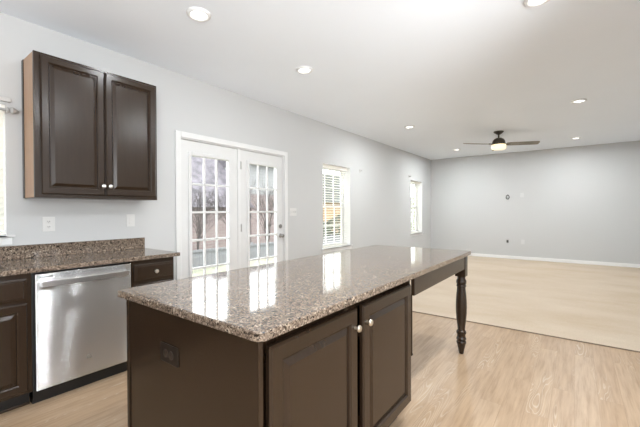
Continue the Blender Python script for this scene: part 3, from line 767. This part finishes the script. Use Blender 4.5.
# curtain rod with finial over the sink window
cr = thing('curtain_rod', 'grey curtain rod with pointed finial over the sink window', 'curtain rod', (0.08, 0.0, 2.04))
GR = plain('grey_rod_metal', (0.38, 0.375, 0.365, 1), 0.4)
b = B(); tube(b, [(0.075, -0.62, 2.035), (0.075, 0.652, 2.035)], 0.010, 12); link('rod', b, GR, cr)
b = B(); lathe(b, [(0.010, 0), (0.021, 0.003), (0.021, 0.012), (0.013, 0.018), (0.026, 0.034), (0.024, 0.044), (0.010, 0.066), (0.002, 0.074)], 18, axis_mat((0.075, 0.646, 2.035), (0, 1, 0))); link('finial', b, GR, cr, smooth=0.7)
b = B(); tube(b, [(0.0003, 0.668, 2.035), (0.075, 0.668, 2.030)], 0.007, 8); link('wall_arm', b, GR, cr)
b = B(); box(b, 0.0003, 0.032, -0.60, 0.684, 2.108, 2.140, 0.004); tag(link('window_cornice', b, plain('grey_cornice_paint', (0.62, 0.615, 0.60, 1), 0.5)), 'pale grey ledge strip above the sink window', 'ledge')

# ------------------------------------------------------------------ recessed lights
def can_light(x, y, label, power=CAN_W):
    t = thing('recessed_light', label, 'ceiling light', (x, y, H), 'recessed ceiling lights')
    b = B(); lathe(b, [(0.058, -0.004), (0.064, -0.016), (0.076, -0.019), (0.087, -0.012), (0.091, 0.0)], 36, Matrix.Translation((x, y, H)), cap=False)
    link('trim_ring', b, TRIM, t, smooth=0.8)
    b = B(); lathe(b, [(0.060, -0.003), (0.056, -0.008), (0.040, -0.012), (0.02, -0.0135), (0.002, -0.014)], 36, Matrix.Translation((x, y, H))); link('lens', b, LENS, t, smooth=0.9)
    d = bpy.data.lights.new('can_lamp', 'AREA'); d.shape = 'DISK'; d.size = 0.12; d.energy = power; d.color = (0.94, 0.975, 1.0)
    lo = bpy.data.objects.new('can_lamp', d); COL.objects.link(lo); lo.location = (0, 0, -0.02); lo.parent = t
    return t
can_light(1.165, 1.545, 'recessed ceiling light nearest the upper cabinet', CAN_W * 0.30)
can_light(1.151, 2.824, 'recessed ceiling light in front of the patio doors, second along the left wall', CAN_W * 0.2)
can_light(3.24, 1.55, 'recessed ceiling light above the island, just outside the top of the photo', CAN_W * 0.9)
can_light(3.245, 2.88, 'recessed ceiling light cut by the top edge of the photo')
can_light(3.486, 5.902, 'recessed ceiling light right of and nearer than the fan')
can_light(3.451, 8.911, 'recessed ceiling light beside the fan, nearest the far wall on the right', CAN_W * 1.2)
can_light(1.074, 5.865, 'recessed ceiling light left of the fan above the window wall')
can_light(1.092, 8.789, 'small recessed ceiling light just left of the fan blades, by the far wall', CAN_W * 1.35)

# ------------------------------------------------------------------ ceiling fan
FX, FYY = 2.272, 7.282
fan = thing('ceiling_fan', 'dark bronze ceiling fan with a glowing light bowl', 'ceiling fan', (FX, FYY, H))
T = Matrix.Translation((FX, FYY, 0))
b = B(); lathe(b, [(0.088, H - 0.0005), (0.088, H - 0.012), (0.070, H - 0.030), (0.036, H - 0.055), (0.016, H - 0.062)], 28, T); link('canopy', b, BRONZE, fan, smooth=0.6)
b = B(); lathe(b, [(0.014, H - 0.05), (0.014, H - 0.135)], 16, T); link('downrod', b, BRONZE, fan, smooth=0.6)
b = B(); lathe(b, [(0.020, 2.655), (0.045, 2.650), (0.080, 2.632), (0.105, 2.600), (0.116, 2.560), (0.118, 2.535), (0.112, 2.523), (0.05, 2.522)], 32, T); link('motor_housing', b, BRONZE, fan, smooth=0.6)
b = B(); lathe(b, [(0.122, 2.521), (0.126, 2.51), (0.126, 2.47), (0.118, 2.443), (0.09, 2.430), (0.04, 2.425), (0.003, 2.424)], 32, T); link('light_bowl', b, FANGL, fan, smooth=0.7)
rv = Vector((math.cos(YAW), math.sin(YAW), 0)); dv = Vector((-math.sin(YAW), math.cos(YAW), 0))
for ang in (-12, 68, 187):
    a = math.radians(ang); d = rv * math.cos(a) + dv * math.sin(a); side = Vector((-d.y, d.x, 0))
    tilt = math.radians(-15)
    sd = side * math.cos(tilt) + Vector((0, 0, 1)) * math.sin(tilt); nn = d.cross(sd)
    P0 = Vector((FX, FYY, 2.532))
    b = B(); outl = [(0.13, -0.050), (0.20, -0.062), (0.60, -0.066), (0.680, -0.062), (0.695, -0.040), (0.695, 0.040), (0.680, 0.062), (0.60, 0.066), (0.20, 0.062), (0.13, 0.050)]
    lo_ = [b.verts.new(P0 + d * q + sd * w_ - nn * 0.004) for q, w_ in outl]; hi_ = [b.verts.new(P0 + d * q + sd * w_ + nn * 0.004) for q, w_ in outl]
    for k in range(len(outl)): b.faces.new((lo_[k], lo_[(k + 1) % len(outl)], hi_[(k + 1) % len(outl)], hi_[k]))
    b.faces.new(lo_); b.faces.new(hi_)
    bl_ = link('blade', b, BLADE, fan)
    b = B(); tube(b, [P0 + d * 0.095, P0 + d * 0.20], 0.012, 8); link('blade_iron', b, BRONZE, bl_)
